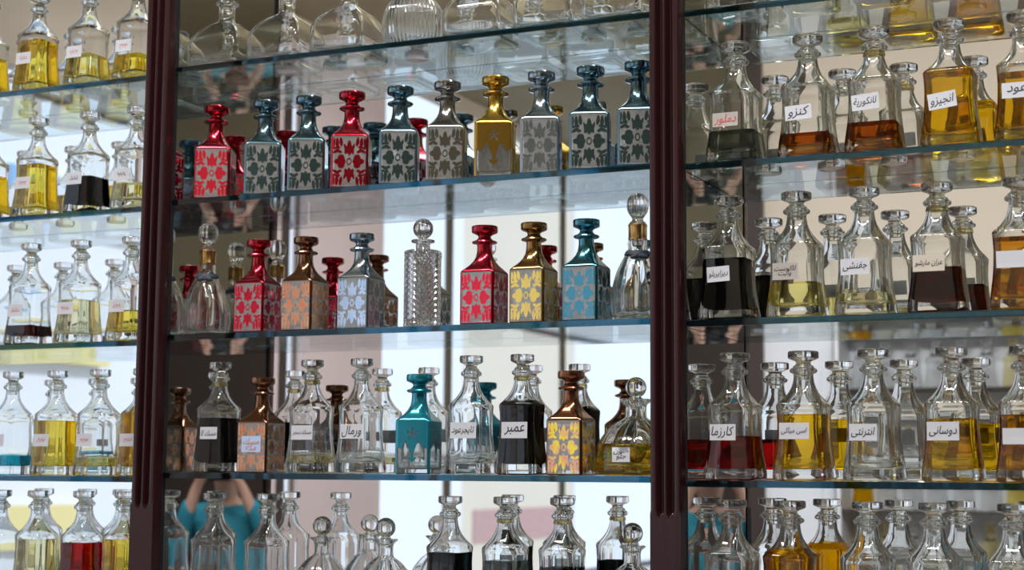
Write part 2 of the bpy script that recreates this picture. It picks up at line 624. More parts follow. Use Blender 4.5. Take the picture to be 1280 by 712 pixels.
# ------------------------------------------------------------------ labels and writing
FORMS = {  # isolated, final, initial, medial
    'ا': (0xFE8D, 0xFE8E, 0, 0), 'ب': (0xFE8F, 0xFE90, 0xFE91, 0xFE92), 'ت': (0xFE95, 0xFE96, 0xFE97, 0xFE98), 'ج': (0xFE9D, 0xFE9E, 0xFE9F, 0xFEA0),
    'د': (0xFEA9, 0xFEAA, 0, 0), 'ر': (0xFEAD, 0xFEAE, 0, 0), 'ز': (0xFEAF, 0xFEB0, 0, 0), 'س': (0xFEB1, 0xFEB2, 0xFEB3, 0xFEB4), 'ش': (0xFEB5, 0xFEB6, 0xFEB7, 0xFEB8),
    'ص': (0xFEB9, 0xFEBA, 0xFEBB, 0xFEBC), 'ع': (0xFEC9, 0xFECA, 0xFECB, 0xFECC), 'ف': (0xFED1, 0xFED2, 0xFED3, 0xFED4), 'ك': (0xFED9, 0xFEDA, 0xFEDB, 0xFEDC),
    'ل': (0xFEDD, 0xFEDE, 0xFEDF, 0xFEE0), 'م': (0xFEE1, 0xFEE2, 0xFEE3, 0xFEE4), 'ن': (0xFEE5, 0xFEE6, 0xFEE7, 0xFEE8), 'ه': (0xFEE9, 0xFEEA, 0xFEEB, 0xFEEC),
    'و': (0xFEED, 0xFEEE, 0, 0), 'ى': (0xFEEF, 0xFEF0, 0xFBE8, 0xFBE9), 'ي': (0xFEF1, 0xFEF2, 0xFEF3, 0xFEF4), 'ة': (0xFE93, 0xFE94, 0, 0), 'ط': (0xFEC1, 0xFEC2, 0xFEC3, 0xFEC4),
}


def shape_ar(word):
    out = []
    n = len(word)
    for i, c in enumerate(word):
        if c not in FORMS:
            out.append(c)
            continue
        f = FORMS[c]
        prev = i > 0 and word[i - 1] in FORMS and FORMS[word[i - 1]][2] != 0
        nxt = i < n - 1 and word[i + 1] in FORMS and f[2] != 0
        k = 3 if (prev and nxt) else 1 if prev else 2 if nxt else 0
        out.append(chr(f[k]))
    return ''.join(reversed(out))


TXT = {}


def text_mesh(txt):
    if txt in TXT:
        return TXT[txt]
    c = bpy.data.curves.new('writing', 'FONT')
    c.body = '\n'.join(shape_ar(w) for w in txt.split('\n'))
    c.align_x = 'CENTER'
    c.size = 1.0
    c.shear = 0.25
    c.space_line = 0.72
    c.resolution_u = 3
    c.offset = 0.004
    o = bpy.data.objects.new('writing', c)
    COL.objects.link(o)
    bpy.context.view_layer.update()
    me = bpy.data.meshes.new_from_object(o)
    bpy.data.objects.remove(o)
    bpy.data.curves.remove(c)
    vs = [tuple(v.co) for v in me.vertices]
    fs = [tuple(p.vertices) for p in me.polygons]
    bpy.data.meshes.remove(me)
    xs = [v[0] for v in vs]
    ys = [v[1] for v in vs]
    cx, cyv = (min(xs) + max(xs)) / 2, (min(ys) + max(ys)) / 2
    W, H = max(xs) - min(xs), max(ys) - min(ys)
    TXT[txt] = ([(v[0] - cx, v[1] - cyv) for v in vs], fs, W, H)
    return TXT[txt]


def scribble(seed):
    """a hurried, unreadable pen line as a thin ribbon of quads, in a unit box"""
    rnd = random.Random(seed)
    pts = []
    n = 46
    w1, w2, p1 = rnd.uniform(5, 8), rnd.uniform(11, 16), rnd.uniform(0, 6)
    for i in range(n):
        t = i / (n - 1)
        pts.append((t - .5, .16 * math.sin(w1 * t * PI + p1) * (1 - .4 * t) + .10 * math.sin(w2 * t * PI)))
    v, f = [], []
    for i, (x, y) in enumerate(pts):
        v += [(x, y - .055), (x + .012, y + .055)]
        if i:
            k = 2 * i
            f.append((k - 2, k, k + 1, k - 1))
    return v, f, 1.0, .5


def front_y(rows, sx, z, lift):
    return -(width_at(rows, z)[0] * sx / 2) - lift


def add_label(root, rows, sx, x0, x1, z0, z1, text=None, paper='paper', ink='ink', tilt=0.0, seed=0, note=None, rnd=None, ts=1.0):
    """a paper label stuck on the front face; it follows the curve of the glass"""
    cx, cz = (x0 + x1) / 2, (z0 + z1) / 2
    ct, st = math.cos(tilt), math.sin(tilt)

    def yf(x, z, lift):
        if rnd:
            r = width_at([(a, 2 * b) for a, b in rnd], z)[0] / 2
            return -math.sqrt(max(r * r - x * x, 0)) - lift
        return front_y(rows, sx, z, lift)

    def P(x, z, lift):
        X = cx + x * ct - z * st
        Z = cz + x * st + z * ct
        return (X, yf(X, Z, lift), Z)
    v, f = [], []
    nx, nz = 6, 8
    for j in range(nz + 1):
        for i in range(nx + 1):
            v.append(P((x0 - cx) + (x1 - x0) * i / nx, (z0 - cz) + (z1 - z0) * j / nz, .0010))
    for j in range(nz):
        for i in range(nx):
            a = j * (nx + 1) + i
            f.append((a, a + 1, a + nx + 2, a + nx + 1))
    me = bpy.data.meshes.new('paper_label')
    me.from_pydata(v, [], f)
    me.materials.append(M[paper])
    lab = put('paper_label', me, root)
    if note:
        lab['label'] = note
    if text or seed:
        tv, tf, W, H = text_mesh(text) if text else scribble(seed)
        k = min((x1 - x0) * .86 * ts / W, (z1 - z0) * .78 * ts / H)
        k = min(k, .023)
        kz = min(k * 1.25 if W > 2.2 * H else k, (z1 - z0) * .8 / H)
        me = bpy.data.meshes.new('handwriting')
        me.from_pydata([P(a * k, b * kz, .0014) for a, b in tv], [], tf)
        me.materials.append(M[ink])
        put('handwriting', me, lab)
    return lab


# ------------------------------------------------------------------ shared meshes
CACHE = {}


def C(key, fn):
    if key not in CACHE:
        CACHE[key] = fn()
    return CACHE[key]


def make_decanter(label, loc, rz=0, sx=1.0, group=None, liq=None, lab=None, seal=False, cat='decanter'):
    r = thing('glass_decanter', label, cat, loc, rz, group)
    put('body', C(('dec', sx), lambda: decanter_body(sx)), r)
    put('stopper', C(('stp', sx), lambda: disc_stopper(sx, M['glass'])), r)
    if liq:
        put('liquid', C(('liq', sx, liq), lambda: liquid_mesh(DEC_IN, sx, liq[1], LIQ[liq[0]])), r)
    if seal:
        put('seal_ring', C(('seal', sx), lambda: mkmesh('seal_ring', prof([(.196, .0372), (.1962, .0392), (.1985, .0405), (.1987, .0397), (.1975, .0380)], sx) if False else
                                                          lathe([(.1885, .0202 * sx), (.1885, .0208 * sx), (.1955, .0196 * sx), (.1955, .0190 * sx)], 40), M['cork'])), r)
    if lab:
        L = dict(lab)
        add_label(r, DEC_OUT, sx, **L)
    return r


def make_painted(label, loc, rz, color, pattern='floral', group=None, lab=None):
    r = thing('painted_bottle', label, 'bottle', loc, rz, group)
    pm = C(('pb', pattern), lambda: painted_body(floral if pattern == 'floral' else dipped))
    put('body', pm, r, mats=[M[color]])
    put('stopper', C('pbs', painted_stopper), r, mats=[M[color]])
    if lab:
        add_label(r, PB_OUT, 1.0, **lab)
    return r


def make_flask(label, loc, rz, group):
    r = thing('domed_flask', label, 'flask', loc, rz, group)
    put('body', C('fl', lambda: mesh_from('flask_body', *loft(prof(FL_OUT) + prof(FL_IN)[::-1]), M['glass'], True, 50)), r)
    put('stopper', C('fls', lambda: disc_stopper(1.0, M['glass'], .1601 - .2092)), r)
    return r


def make_ribbed(label, loc, group):
    r = thing('ribbed_flask', label, 'flask', loc, 0.2, group)
    put('body', C('rf', ribbed_flask_body), r)
    put('stopper', C('rfs', lambda: disc_stopper(1.0, M['glass'], .1583 - .2092)), r)
    return r


def make_gored(label, loc, rz, group):
    r = thing('gold_necked_decanter', label, 'decanter', loc, rz, group)
    put('body', C('go', gored_body), r)
    put('stopper', C('gos', gored_stopper), r)
    tag(put('neck_band', C('gob', lambda: mkmesh('neck_band', lathe([(.1515, .0150), (.1515, .0180), (.1530, .0186), (.1550, .0178), (.1760, .0180), (.1785, .0188), (.1800, .0178), (.1800, .0125)], 48), M['gold'])), r), 'gold metal neck band')
    rb = put('ribbon', C('gor', lambda: mkmesh('ribbon', lathe([(.1225, .0255), (.1225, .0262), (.1275, .0240), (.1300, .0226), (.1300, .0218)], 48), M['ribbon'])), r)
    rb['label'] = 'dark ribbon tied round the shoulder'
    v, f = [], []
    for cx, rx, rz_, tl in ((-.0085, .0095, .0052, .25), (.0085, .0095, .0052, -.25), (0, .0036, .0042, 0)):
        o = len(v)
        for i in range(9):
            for k in range(16):
                a, b = PI * i / 8, 2 * PI * k / 16
                x, z, y = rx * math.sin(a) * math.cos(b), rz_ * math.sin(a) * math.sin(b), .0038 * math.cos(a)
                v.append((cx + x * math.cos(tl) - z * math.sin(tl), -.0330 + y, .1165 + x * math.sin(tl) + z * math.cos(tl)))
        for i in range(8):
            for k in range(16):
                f.append((o + i * 16 + k, o + i * 16 + (k + 1) % 16, o + (i + 1) * 16 + (k + 1) % 16, o + (i + 1) * 16 + k))
    put('bow', mesh_from('bow', v, f, M['ribbon']), rb)
    r.scale = (1.03, 1.03, 1.06)
    return r


def make_diamond(label, loc, group):
    r = thing('cut_glass_decanter', label, 'decanter', loc, 0.0, group)
    put('body', C('dm', diamond_body), r)
    put('stopper', C('dms', lambda: ball_stopper(.168, .0212, .0105, .1838)), r)
    return r


def make_round(label, loc, rz, group, s=1.0, liq=None, lab=None):
    r = thing('round_decanter', label, 'decanter', loc, rz, group)
    a = put('body', C('rd', round_body), r)
    b = put('stopper', C(('rds', s), lambda: ball_stopper(.130, .0205, .0140 * s, .1493)), r)
    if s != 1.0:
        a.scale = (s, s, 1)
    if liq:
        rows = dense(RD_IN, 2)
        top = liq[1]
        rr = [(z, q + .0006) for z, q in rows if z < top]
        rr[0] = (rr[0][0] - .0006, rr[0][1])
        rr.append((top, rr[-1][1] - .0008))
        rr.append((top, rr[-1][1] * .8))
        put('liquid', mkmesh('liquid', lathe(rr, 96), LIQ[liq[0]]), r)
    if lab:
        add_label(r, None, 1.0, rnd=RD_OUT, **lab)
    return r


# ------------------------------------------------------------------ the cabinet
ZS = {'A': .9, 'B': .6, 'C': .3, 'D': 0.0, 'E': -.283}
BAYS = {'left': (-2.72, -1.552, -.0095), 'middle': (-1.53, -.360, 0.0), 'right': (-.338, .828, -.007)}
DEP = .2025
TH = .0125

cab = thing('display_cabinet', 'tall dark mahogany cabinet with mirrored back, fluted posts and glass shelves', 'cabinet', (0, 0, 0))


def post_mesh(x0, x1, hx=None):
    """an upright with two flutes that end in round stops above a plain block"""
    W = x1 - x0
    nx = 60
    zs = [-1.5, -.9, -.5, -.2, -.13] + [-.125 + .0045 * i for i in range(20)] + [-.03, .2, .5, .9, 1.3, 1.45]
    v, f = [], []
    cs = (W * .335, W * .665)
    hw = W * .105
    for z in zs:
        for i in range(nx + 1):
            x = W * i / nx
            d = 0.0
            for c in cs:
                dx = abs(x - c)
                zz = z + .062
                if zz < 0:
                    dd = math.hypot(dx, zz * 1.0)
                    if zz < -hw:
                        dd = 9
                else:
                    dd = dx
                if dd < hw:
                    d = .016 * math.sqrt(max(0, 1 - (dd / hw) ** 2)) ** .8
                elif dd < hw + .0015:
                    d = 0
            # the three reeds are softly rounded
            for a, b in ((0, cs[0] - hw), (cs[0] + hw, cs[1] - hw), (cs[1] + hw, W)):
                if a <= x <= b and z > -.06:
                    t = (x - a) / (b - a) * 2 - 1
                    d += .0035 * t * t * t * t
            v.append((x0 + x, -.030 + d, z))
    n = nx + 1
    for j in range(len(zs) - 1):
        for i in range(nx):
            a = j * n + i
            f.append((a, a + 1, a + n + 1, a + n))
    # sides and back
    m = len(zs)
    o = len(v)
    for j, z in enumerate(zs):
        v += [(x0, -.0005, z), (x1, -.0005, z)]
    for j in range(m - 1):
        f.append((j * n, (j + 1) * n, o + 2 * j + 2, o + 2 * j))
        f.append((j * n + nx, o + 2 * j + 1, o + 2 * j + 3, (j + 1) * n + nx))
        f.append((o + 2 * j, o + 2 * j + 2, o + 2 * j + 3, o + 2 * j + 1))
    f.append(tuple(range(n)) + (o + 1, o))
    f.append(tuple((m - 1) * n + i for i in range(n)) + (o + 2 * m - 1, o + 2 * m - 2))
    return mesh_from('post', v, f, M['wood'], True, 40)


for x0, x1 in ((-2.78, -2.72), (-1.59, -1.53), (-.398, -.338), (.79, .85)):
    put('fluted_post', post_mesh(x0, x1), cab)
    put('partition', boxes('partition', [(x1 - .020, x1 - .002, .0005, DEP + .012, -1.5, 1.45)], M['black']), cab)
    if x0 > -2.75:
        put('side_mirror', boxes('side_mirror', [(x1 - .0222, x1 - .0202, .012, DEP, -.27, 1.44)], M['mirror']), cab)
    if x1 < .8:
        put('side_mirror', boxes('side_mirror', [(x1 - .0018, x1 + .0002, .012, DEP, -.28, 1.44)], M['mirror']), cab)
for k, (x0, x1, dz) in BAYS.items():
    o = put('back_mirror', boxes('back_mirror', [(x0, x1, DEP, DEP + .004, -.28, 1.44)], M['mirror']), cab)
    o['label'] = 'silvered mirror back of the %s bay' % k
put('back_board', boxes('back_board', [(-2.78, .85, DEP + .012, DEP + .03, -1.5, 1.45)], M['black']), cab)
put('base_cupboard', boxes('base_cupboard', [(-2.72, -1.552, .002, DEP + .01, -1.5, -.3), (-1.53, -.36, .002, DEP + .01, -1.5, -.3), (-.338, .828, .002, DEP + .01, -1.5, -.3)], M['wood'], .003), cab)
put('cornice', boxes('cornice', [(-2.84, .91, -.07, DEP + .03, 1.45, 1.50), (-2.81, .88, -.045, DEP + .03, 1.50, 1.56)], M['wood'], .006), cab)

ORD = {'A': 'topmost shelf in view', 'B': 'second shelf down', 'C': 'third shelf down', 'D': 'fourth shelf down', 'E': 'lowest shelf'}
SHELFTOP = {}
for k, (x0, x1, dz) in BAYS.items():
    for s, z in ZS.items():
        zz = z + dz if s != 'E' else z
        sh = put('glass_shelf', boxes('glass_shelf', [(x0 + .0012, x1 - .0012, .0, DEP - .0015, -TH / 2, TH / 2)], M['shelf'], .0008), None, (0, 0, zz))
        tag(sh, 'clear glass shelf with teal edge, %s of the %s bay' % (ORD[s].replace(' in view', ''), k), 'shelf', 'glass shelves of the cabinet')
        SHELFTOP[(k, s)] = zz + TH / 2 + .0003

# ------------------------------------------------------------------ the bottles
NUM = ['first', 'second', 'third', 'fourth', 'fifth', 'sixth', 'seventh', 'eighth', 'ninth', 'tenth']
SHORT = {'A': 'top shelf', 'B': 'second shelf', 'C': 'third shelf', 'D': 'fourth shelf', 'E': 'lowest shelf'}


def place(bay, s, u, y, capz, half=.03):
    z = SHELFTOP[(bay, s)]
    x0, x1, _ = BAYS[bay]
    return (min(max(X_at(u, y, z + capz), x0 + .003 + half), x1 - .006 - half), y, z)


def wh(bay, s, i):
    return '%s from left, %s, %s bay' % (NUM[i], SHORT[s], bay)


# --- middle bay, top shelf: flasks
G = 'clear flasks on the middle bay top shelf'
for i, u in enumerate((284, 359, 437, 517, 603, 691, 776)):
    if i == 3:
        make_ribbed('round clear flask with fine vertical ribs between domed flasks on the top shelf', place('middle', 'A', u, .078, .06), G)
    else:
        make_flask('clear square domed flask, ' + wh('middle', 'A', i), place('middle', 'A', u, .076, .06 if i > 2 else .13), 0.0, G)

# --- middle bay, second shelf: lacquered bottles turned towards the room's right
G = 'painted bottles on the middle bay second shelf'
seq = [(271, 'red', 'dark red'), (332.6, 'blue', 'steel blue'), (386.3, 'blue', 'steel blue'), (440.4, 'red', 'bright red'), (500.6, 'blue', 'steel blue'),
       (559.5, 'silver', 'silver grey'), (619.5, 'gold_l', 'gold half dipped'), (676.8, 'silverblue', 'pale silver blue'), (738, 'blue', 'steel blue'), (798, 'blue', 'steel blue')]
ROT = [.42, .45, .45, .42, .41, .37, .36, .33, .32, .30]
for i, (u, c, nm) in enumerate(seq):
    tail = ' with star motif' if c == 'gold_l' else ' with flowers'
    b = make_painted(nm + ' square bottle' + tail + ', ' + wh('middle', 'B', i), place('middle', 'B', u, .0565, .2), ROT[i], c,
                     'dipped' if c == 'gold_l' else 'floral', G)
    b.scale = (1.06, 1.06, 1.055)

# --- middle bay, third shelf
G = 'bottles on the middle bay third shelf'
make_gored('clear gored decanter with gold neck and dark ribbon near the left post', place('middle', 'C', 260.4, .062, .22, .0545), .45, G)
for u, c, nm in ((324, 'red', 'red bottle with bright red flowers right of the gold-necked gored decanter, third shelf'),
                 (383, 'copper', 'copper brown bottle with orange flowers between red and pale blue ones, third shelf'),
                 (452.8, 'silverblue', 'pale blue silvery bottle with flowers left of the diamond-cut decanter'),
                 (606, 'red', 'red bottle with bright red flowers right of the diamond-cut decanter'),
                 (667.5, 'bronze', 'bronze bottle with yellow flowers between red and teal ones, third shelf'),
                 (733, 'bluegreen', 'teal blue flowered bottle beside gold-necked decanter at the centre post')):
    make_painted(nm, place('middle', 'C', u, .046, .2), 0.0, c, 'floral', G)
make_diamond('clear diamond-cut cylinder decanter with faceted ball stopper, third shelf', place('middle', 'C', 529, .048, .2), G)
make_gored('clear gored decanter with gold neck, partly hidden by the centre post', place('middle', 'C', 797, .062, .22, .0545), .45, G)

# --- middle bay, fourth shelf
G = 'bottles on the middle bay fourth shelf'
SM = .845
make_decanter('decanter of black oil with white label, leftmost on the fourth shelf, middle bay', place('middle', 'D', 275.5, .050, .23), 0, SM, G, ('black', .118),
              dict(x0=-.022, x1=.022, z0=.072, z1=.098, text='مسك E'), True)
make_painted('copper brown bottle with orange flowers and a small blue paper label', place('middle', 'D', 328.5, .046, .2), 0, 'copper', 'floral', G,
             dict(x0=-.024, x1=.024, z0=.044, z1=.078, text='مسك\nمكة', paper='bluepaper', ink='orangeink', note='blue paper label with orange writing'))
make_decanter('clear decanter with low straw oil and grey label, right of the copper bottle', place('middle', 'D', 390.8, .050, .23), 0, SM, G, ('straw', .036),
              dict(x0=-.026, x1=.026, z0=.070, z1=.100, text='مسك سجر'), True)
make_decanter('clear nearly empty decanter with white label, left of the teal bottle', place('middle', 'D', 452.5, .050, .23), 0, SM, G, None,
              dict(x0=-.028, x1=.026, z0=.072, z1=.102, text='ورمال'))
make_painted('turquoise half dipped square bottle with ragged painted edge, fourth shelf', place('middle', 'D', 524.5, .046, .2), .12, 'teal', 'dipped', G)
make_decanter('clear empty decanter with beige label, right of the turquoise bottle', place('middle', 'D', 589.3, .050, .23), 0, SM, G, None,
              dict(x0=-.028, x1=.030, z0=.072, z1=.104, text='تايجرعود', paper='paper'))
make_decanter('decanter of black oil with white label, beside the copper and yellow bottle', place('middle', 'D', 653, .050, .23), 0, SM, G, ('black', .143),
              dict(x0=-.028, x1=.028, z0=.072, z1=.104, text='عمبر'), True)
make_painted('brown bottle with yellow and pink flowers, right of the black oil decanter', place('middle', 'D', 714, .046, .2), 0, 'bronze_y', 'floral', G)
make_round('low round decanter of yellow oil with glass ball stopper by the centre post', place('middle', 'D', 795, .084, .17, .083), .35, G, 1.0, ('lemon', .060),
           dict(x0=-.046, x1=-.012, z0=.026, z1=.054, text='صون\nجلو', note='small white label with black writing'))

# --- middle bay, lowest shelf
G = 'decanters on the middle bay lowest shelf'
for i, (u, lq, nm) in enumerate(((268, None, 'clear empty decanter by the left post, lowest shelf of the middle bay'),
                                 (335, None, 'clear empty decanter left of the ball-stoppered ones, lowest shelf'),
                                 (563, ('black', .128), 'decanter of black oil right of the ball-stoppered ones, lowest shelf'),
                                 (632, ('grey', .115), 'decanter of grey green oil right of the black one, lowest shelf, middle bay'),
                                 (703, ('black', .105), 'decanter of dark oil left of the ball stopper by the centre post, lowest shelf'))):
    make_decanter(nm, place('middle', 'E', u, .050, .23), 0, .86, G, lq, None, i in (3, 4))
for u, y, nm in ((403, .100, 'round ball-stoppered decanter, left of the pair on the lowest shelf'),
                 (482.3, .085, 'round ball-stoppered decanter, right of the pair on the lowest shelf'),
                 (790.5, .085, 'round ball-stoppered decanter beside the centre post, lowest shelf')):
    make_round(nm, place('middle', 'E', u, y, .17), .3, G, .8)

# --- right bay
WR = 1.0


def RB(s, i, u, liq, text, desc, paper='paper', ink='ink', lx=(-.034, .016), lz=(.070, .098), seal=False, tilt=0.0, ts=1.0):
    lab = dict(x0=lx[0], x1=lx[1], z0=lz[0], z1=lz[1], text=text, paper=paper, ink=ink, tilt=tilt, ts=ts) if lz else None
    make_decanter(desc + ', ' + wh('right', s, i), place('right', s, u, .058, .23), 0, WR, 'decanters in the right bay, ' + SHORT[s], liq, lab, seal)


for i, (u, lq) in enumerate(((922, None), (1013, ('pale', .05)), (1100, ('yellow', .10)), (1189, ('gold', .11)), (1283, ('yellow', .12)))):
    make_decanter(('clear decanter' if not lq else 'decanter with %s oil' % {'pale': 'pale', 'yellow': 'yellow', 'gold': 'golden'}[lq[0]]) + ', base only in view, ' + NUM[i] + ' on the right bay top shelf',
                  place('right', 'A', u, .058, .05), 0, WR, 'decanters in the right bay, top shelf', lq)
RB('B', 0, 919.5, ('grey', .062), 'دملور', 'decanter with dull brown label in red ink', 'dimpaper', 'redink', lz=(.069, .096))
RB('B', 1, 1009.5, ('amber', .045), 'كنزو', 'decanter with a little amber oil and white label', tilt=.05)
RB('B', 2, 1092, ('amber', .056), 'لانكورية', 'decanter with shallow amber oil and grey label', lz=(.078, .108), seal=True, tilt=.07)
RB('B', 3, 1186.6, ('yellow', .143), 'انجيزو', 'full yellow oil decanter with white label', lz=(.068, .098), tilt=.12)
RB('B', 4, 1278, ('yellow', .125), 'عود', 'yellow oil decanter cut by the frame edge', lz=(.076, .104))
RB('C', 0, 910.5, ('black', .118), 'ديزايربلو', 'decanter of black oil with small pale label', lx=(-.030, .014), lz=(.072, .101), tilt=.05)
RB('C', 1, 995.5, ('pale', .066), 'لاكوست\nوايت', 'decanter of pale yellow oil with two-line writing', 'dimpaper', lx=(-.036, .012), lz=(.070, .102))
RB('C', 2, 1080, ('straw', .040), 'جفنشى', 'nearly clear decanter with grey label', lx=(-.036, .016), lz=(.074, .104), tilt=.03)
RB('C', 3, 1170.8, ('wine', .082), 'عران مارشو', 'decanter of dark red oil with beige label', 'beigepaper', lx=(-.038, .018), lz=(.074, .104), seal=True)
RB('C', 4, 1273, ('gold', .130), None, 'golden oil decanter with blank label', lx=(-.036, .034), lz=(.074, .104))
RB('D', 0, 918, ('red', .082), 'كارزما', 'decanter of bright red oil with white label', lx=(-.036, .014), lz=(.074, .104))
RB('D', 1, 1004, ('yellow', .122), 'اسى مياكى', 'yellow oil decanter with a wide label', lx=(-.036, .020), lz=(.076, .106))
RB('D', 2, 1091, None, 'انترنتى', 'clear empty decanter with white label', lx=(-.036, .014), lz=(.073, .103))
RB('D', 3, 1188.6, ('yellow', .112), 'دوسانى', 'yellow oil decanter beside the empty one', lx=(-.038, .018), lz=(.073, .106))
RB('D', 4, 1281, ('gold', .118), None, 'golden oil decanter cut by the frame edge', lx=(-.036, .016), lz=(.066, .094))
for i, (u, lq) in enumerate(((914.5, None), (987.7, ('gold', .150)), (1084, None), (1167.5, None), (1266.5, None))):
    make_decanter(('clear decanter' if not lq else 'decanter full of golden oil') + ', ' + wh('right', 'E', i), place('right', 'E', u, .058, .23), 0, WR, 'decanters in the right bay, lowest shelf', lq)

# --- left bay
LB = {
    'A': [(-12, 'lemon', .10), (50, 'lemon', .125), (113, 'pale', .075), (174, 'lemon', .06)],
    'B': [(-12, 'lemon', .11), (49, 'lemon', .125), (113, 'black', .085), (172, 'straw', .06)],
    'C': [(-27, None, 0), (40, 'wine', .045), (102, 'straw', .10), (166, 'lemon', .07)],
    'D': [(17, 'teal', .045), (72.6, 'lemon', .125), (126, 'pale', .04), (180, 'yellow', .14)],
    'E': [(2, None, 0), (48, 'straw', .13), (105, 'red', .125), (157, 'lemon', .135)],
}
LW = {'lemon': 'bright yellow oil', 'yellow': 'yellow oil', 'pale': 'pale yellow oil', 'black': 'black oil', 'straw': 'straw coloured oil', 'wine': 'dark red oil', 'teal': 'turquoise oil', 'gold': 'golden oil', 'red': 'red oil'}
n = 0
for s, row in LB.items():
    for i, (u, c, h) in enumerate(row):
        n += 1
        lab = None
        if s != 'E':
            lab = dict(x0=-.032, x1=.012, z0=.066, z1=.094, seed=n, ink='redink' if s in 'ACD' or i == 1 else 'ink')
        make_decanter(('decanter with ' + LW[c] if c else 'clear decanter') + ', ' + wh('left', s, i), place('left', s, u, .050, .23), 0, SM,
                      'decanters in the left bay, ' + SHORT[s], (c, h) if c else None, lab)

for s, u, c in (('A', -74, ('lemon', .10)), ('B', -74, ('lemon', .09)), ('C', -88, None), ('D', -40, ('straw', .08)), ('E', -54, ('straw', .12))):
    make_decanter('decanter just outside the left picture edge, %s, left bay' % SHORT[s], place('left', s, u, .050, .23), 0, SM, 'decanters in the left bay, ' + SHORT[s], c)

# ------------------------------------------------------------------ the room the mirrors look into
ZF, ZC, ZH = -1.5, 2.05, 2.75
XW, XR, YB, YF = -3.2, 3.0, -8.0, .26
M.update(
    plaster=principled('cream_plaster', (0.74, 0.65, 0.54), 0.85, noise=0.06, scale=3),
    pier=principled('pink_plaster', (0.74, 0.62, 0.62), 0.8, noise=0.06, scale=4),
    olive=principled('olive_plaster', (0.17, 0.145, 0.09), 0.85, noise=0.08, scale=3),
    ceil=principled('ceiling_paint', (0.40, 0.34, 0.22), 0.85, noise=0.10, scale=4),
    floor=principled('floor_tile', (0.34, 0.31, 0.28), 0.35, noise=0.1, scale=3),
    alu=principled('brown_aluminium', (0.16, 0.13, 0.09), 0.4, metal=0.4),
    white=principled('white_panel', (0.82, 0.85, 0.90), 0.5),
    facade=principled('white_facade', (0.85, 0.86, 0.92), 0.85, noise=0.04, scale=.8),
    facade2=principled('cream_facade', (0.74, 0.66, 0.56), 0.85, noise=0.05, scale=.8),
    brick=principled('pink_brick', (0.52, 0.33, 0.32), 0.85, noise=0.25, scale=14),
    street=principled('pavement', (0.55, 0.55, 0.56), 0.9, noise=0.08, scale=2),
    yellow=principled('yellow_sign', (0.88, 0.74, 0.34), 0.5),
    bluesign=principled('blue_sign', (0.30, 0.50, 0.78), 0.5),
    dark=principled('dark_wood', (0.05, 0.035, 0.03), 0.4),
    teal_c=principled('teal_cloth', (0.012, 0.19, 0.26), 0.8),
)


def struct(name, lst, mat, bevel=0):
    return tag(put(name, boxes(name, lst, mat, bevel)), kind='structure')


struct('floor', [(XW - .2, XR + .2, YB - .2, YF + .2, ZF - .1, ZF)], M['floor'])
struct('ceiling', [(XW - .2, -2.2, YB - .2, YF + .2, ZC, ZH + .15), (-2.2, XR + .2, YB - .2, YF + .2, ZH, ZH + .15)], M['ceil'])
struct('wall_front', [(XW - .2, XR + .2, YF, YF + .2, ZF, ZH)], M['plaster'])
struct('wall_right', [(XR, XR + .2, YB, YF, ZF, ZH)], M['olive'])
struct('trim_2', [(XR - .02, XR, YB, YF, ZF, .95)], M['dark'])
YN = -5.0
struct('wall_back', [(XW, -2.15, YB - .2, YB, ZF, ZC), (-2.15, .05, YB - .2, YN, ZF, ZH)], M['plaster'])
struct('wall_back_right', [(.05, XR, YB - .2, YN, ZF, ZH)], M['olive'])
struct('trim_3', [(.07, XR, YN, YN + .02, ZF, .95)], M['dark'])
HZ, HZL = 1.97, 1.40
SZ = -1.2
WT = .07
struct('wall_left', [(XW - WT, XW, YB - .2, YF, HZ, ZC), (XW - WT, XW, YB - .2, YF, ZF, SZ), (XW - WT, XW, -1.80, YF, HZL, HZ), (XW - WT, XW, -.05, YF, SZ, HZL), (XW - WT, XW, YB, -7.80, SZ, HZ)], M['plaster'])
struct('wall_left_pier', [(XW - WT, XW, -2.70, -1.80, SZ, HZ), (XW - WT, XW, -3.56, -2.84, SZ, HZ)], M['pier'])
for k, (y0, y1, hz) in enumerate(((-1.80, -.05, HZL), (-2.84, -2.70, HZ), (-4.36, -3.56, HZ), (-5.94, -4.36, HZ), (-7.80, -5.94, HZ))):
    fw = .034 if y1 - y0 > .3 else .008
    struct('window_%d' % (k + 1), [(XW - .05, XW - .035, y0, y0 + fw, SZ, hz), (XW - .05, XW - .035, y1 - fw, y1, SZ, hz)], M['alu'])
struct('door_1', [(-1.68, -1.31, YN + .005, YN + .03, ZF, .72), (-1.60, -1.38, YN + .03, YN + .042, -.45, .58)], M['white'])
struct('trim_4', [(-2.14, -1.68, YN + .002, YN + .05, ZF, ZH)], M['dark'])
struct('trim_5', [(XW, XW + .012, -2.69, -2.64, ZF, ZC)], M['dark'])
struct('trim_1', [(-1.31, -1.26, YN + .005, YN + .05, ZF, .75)], M['dark'])

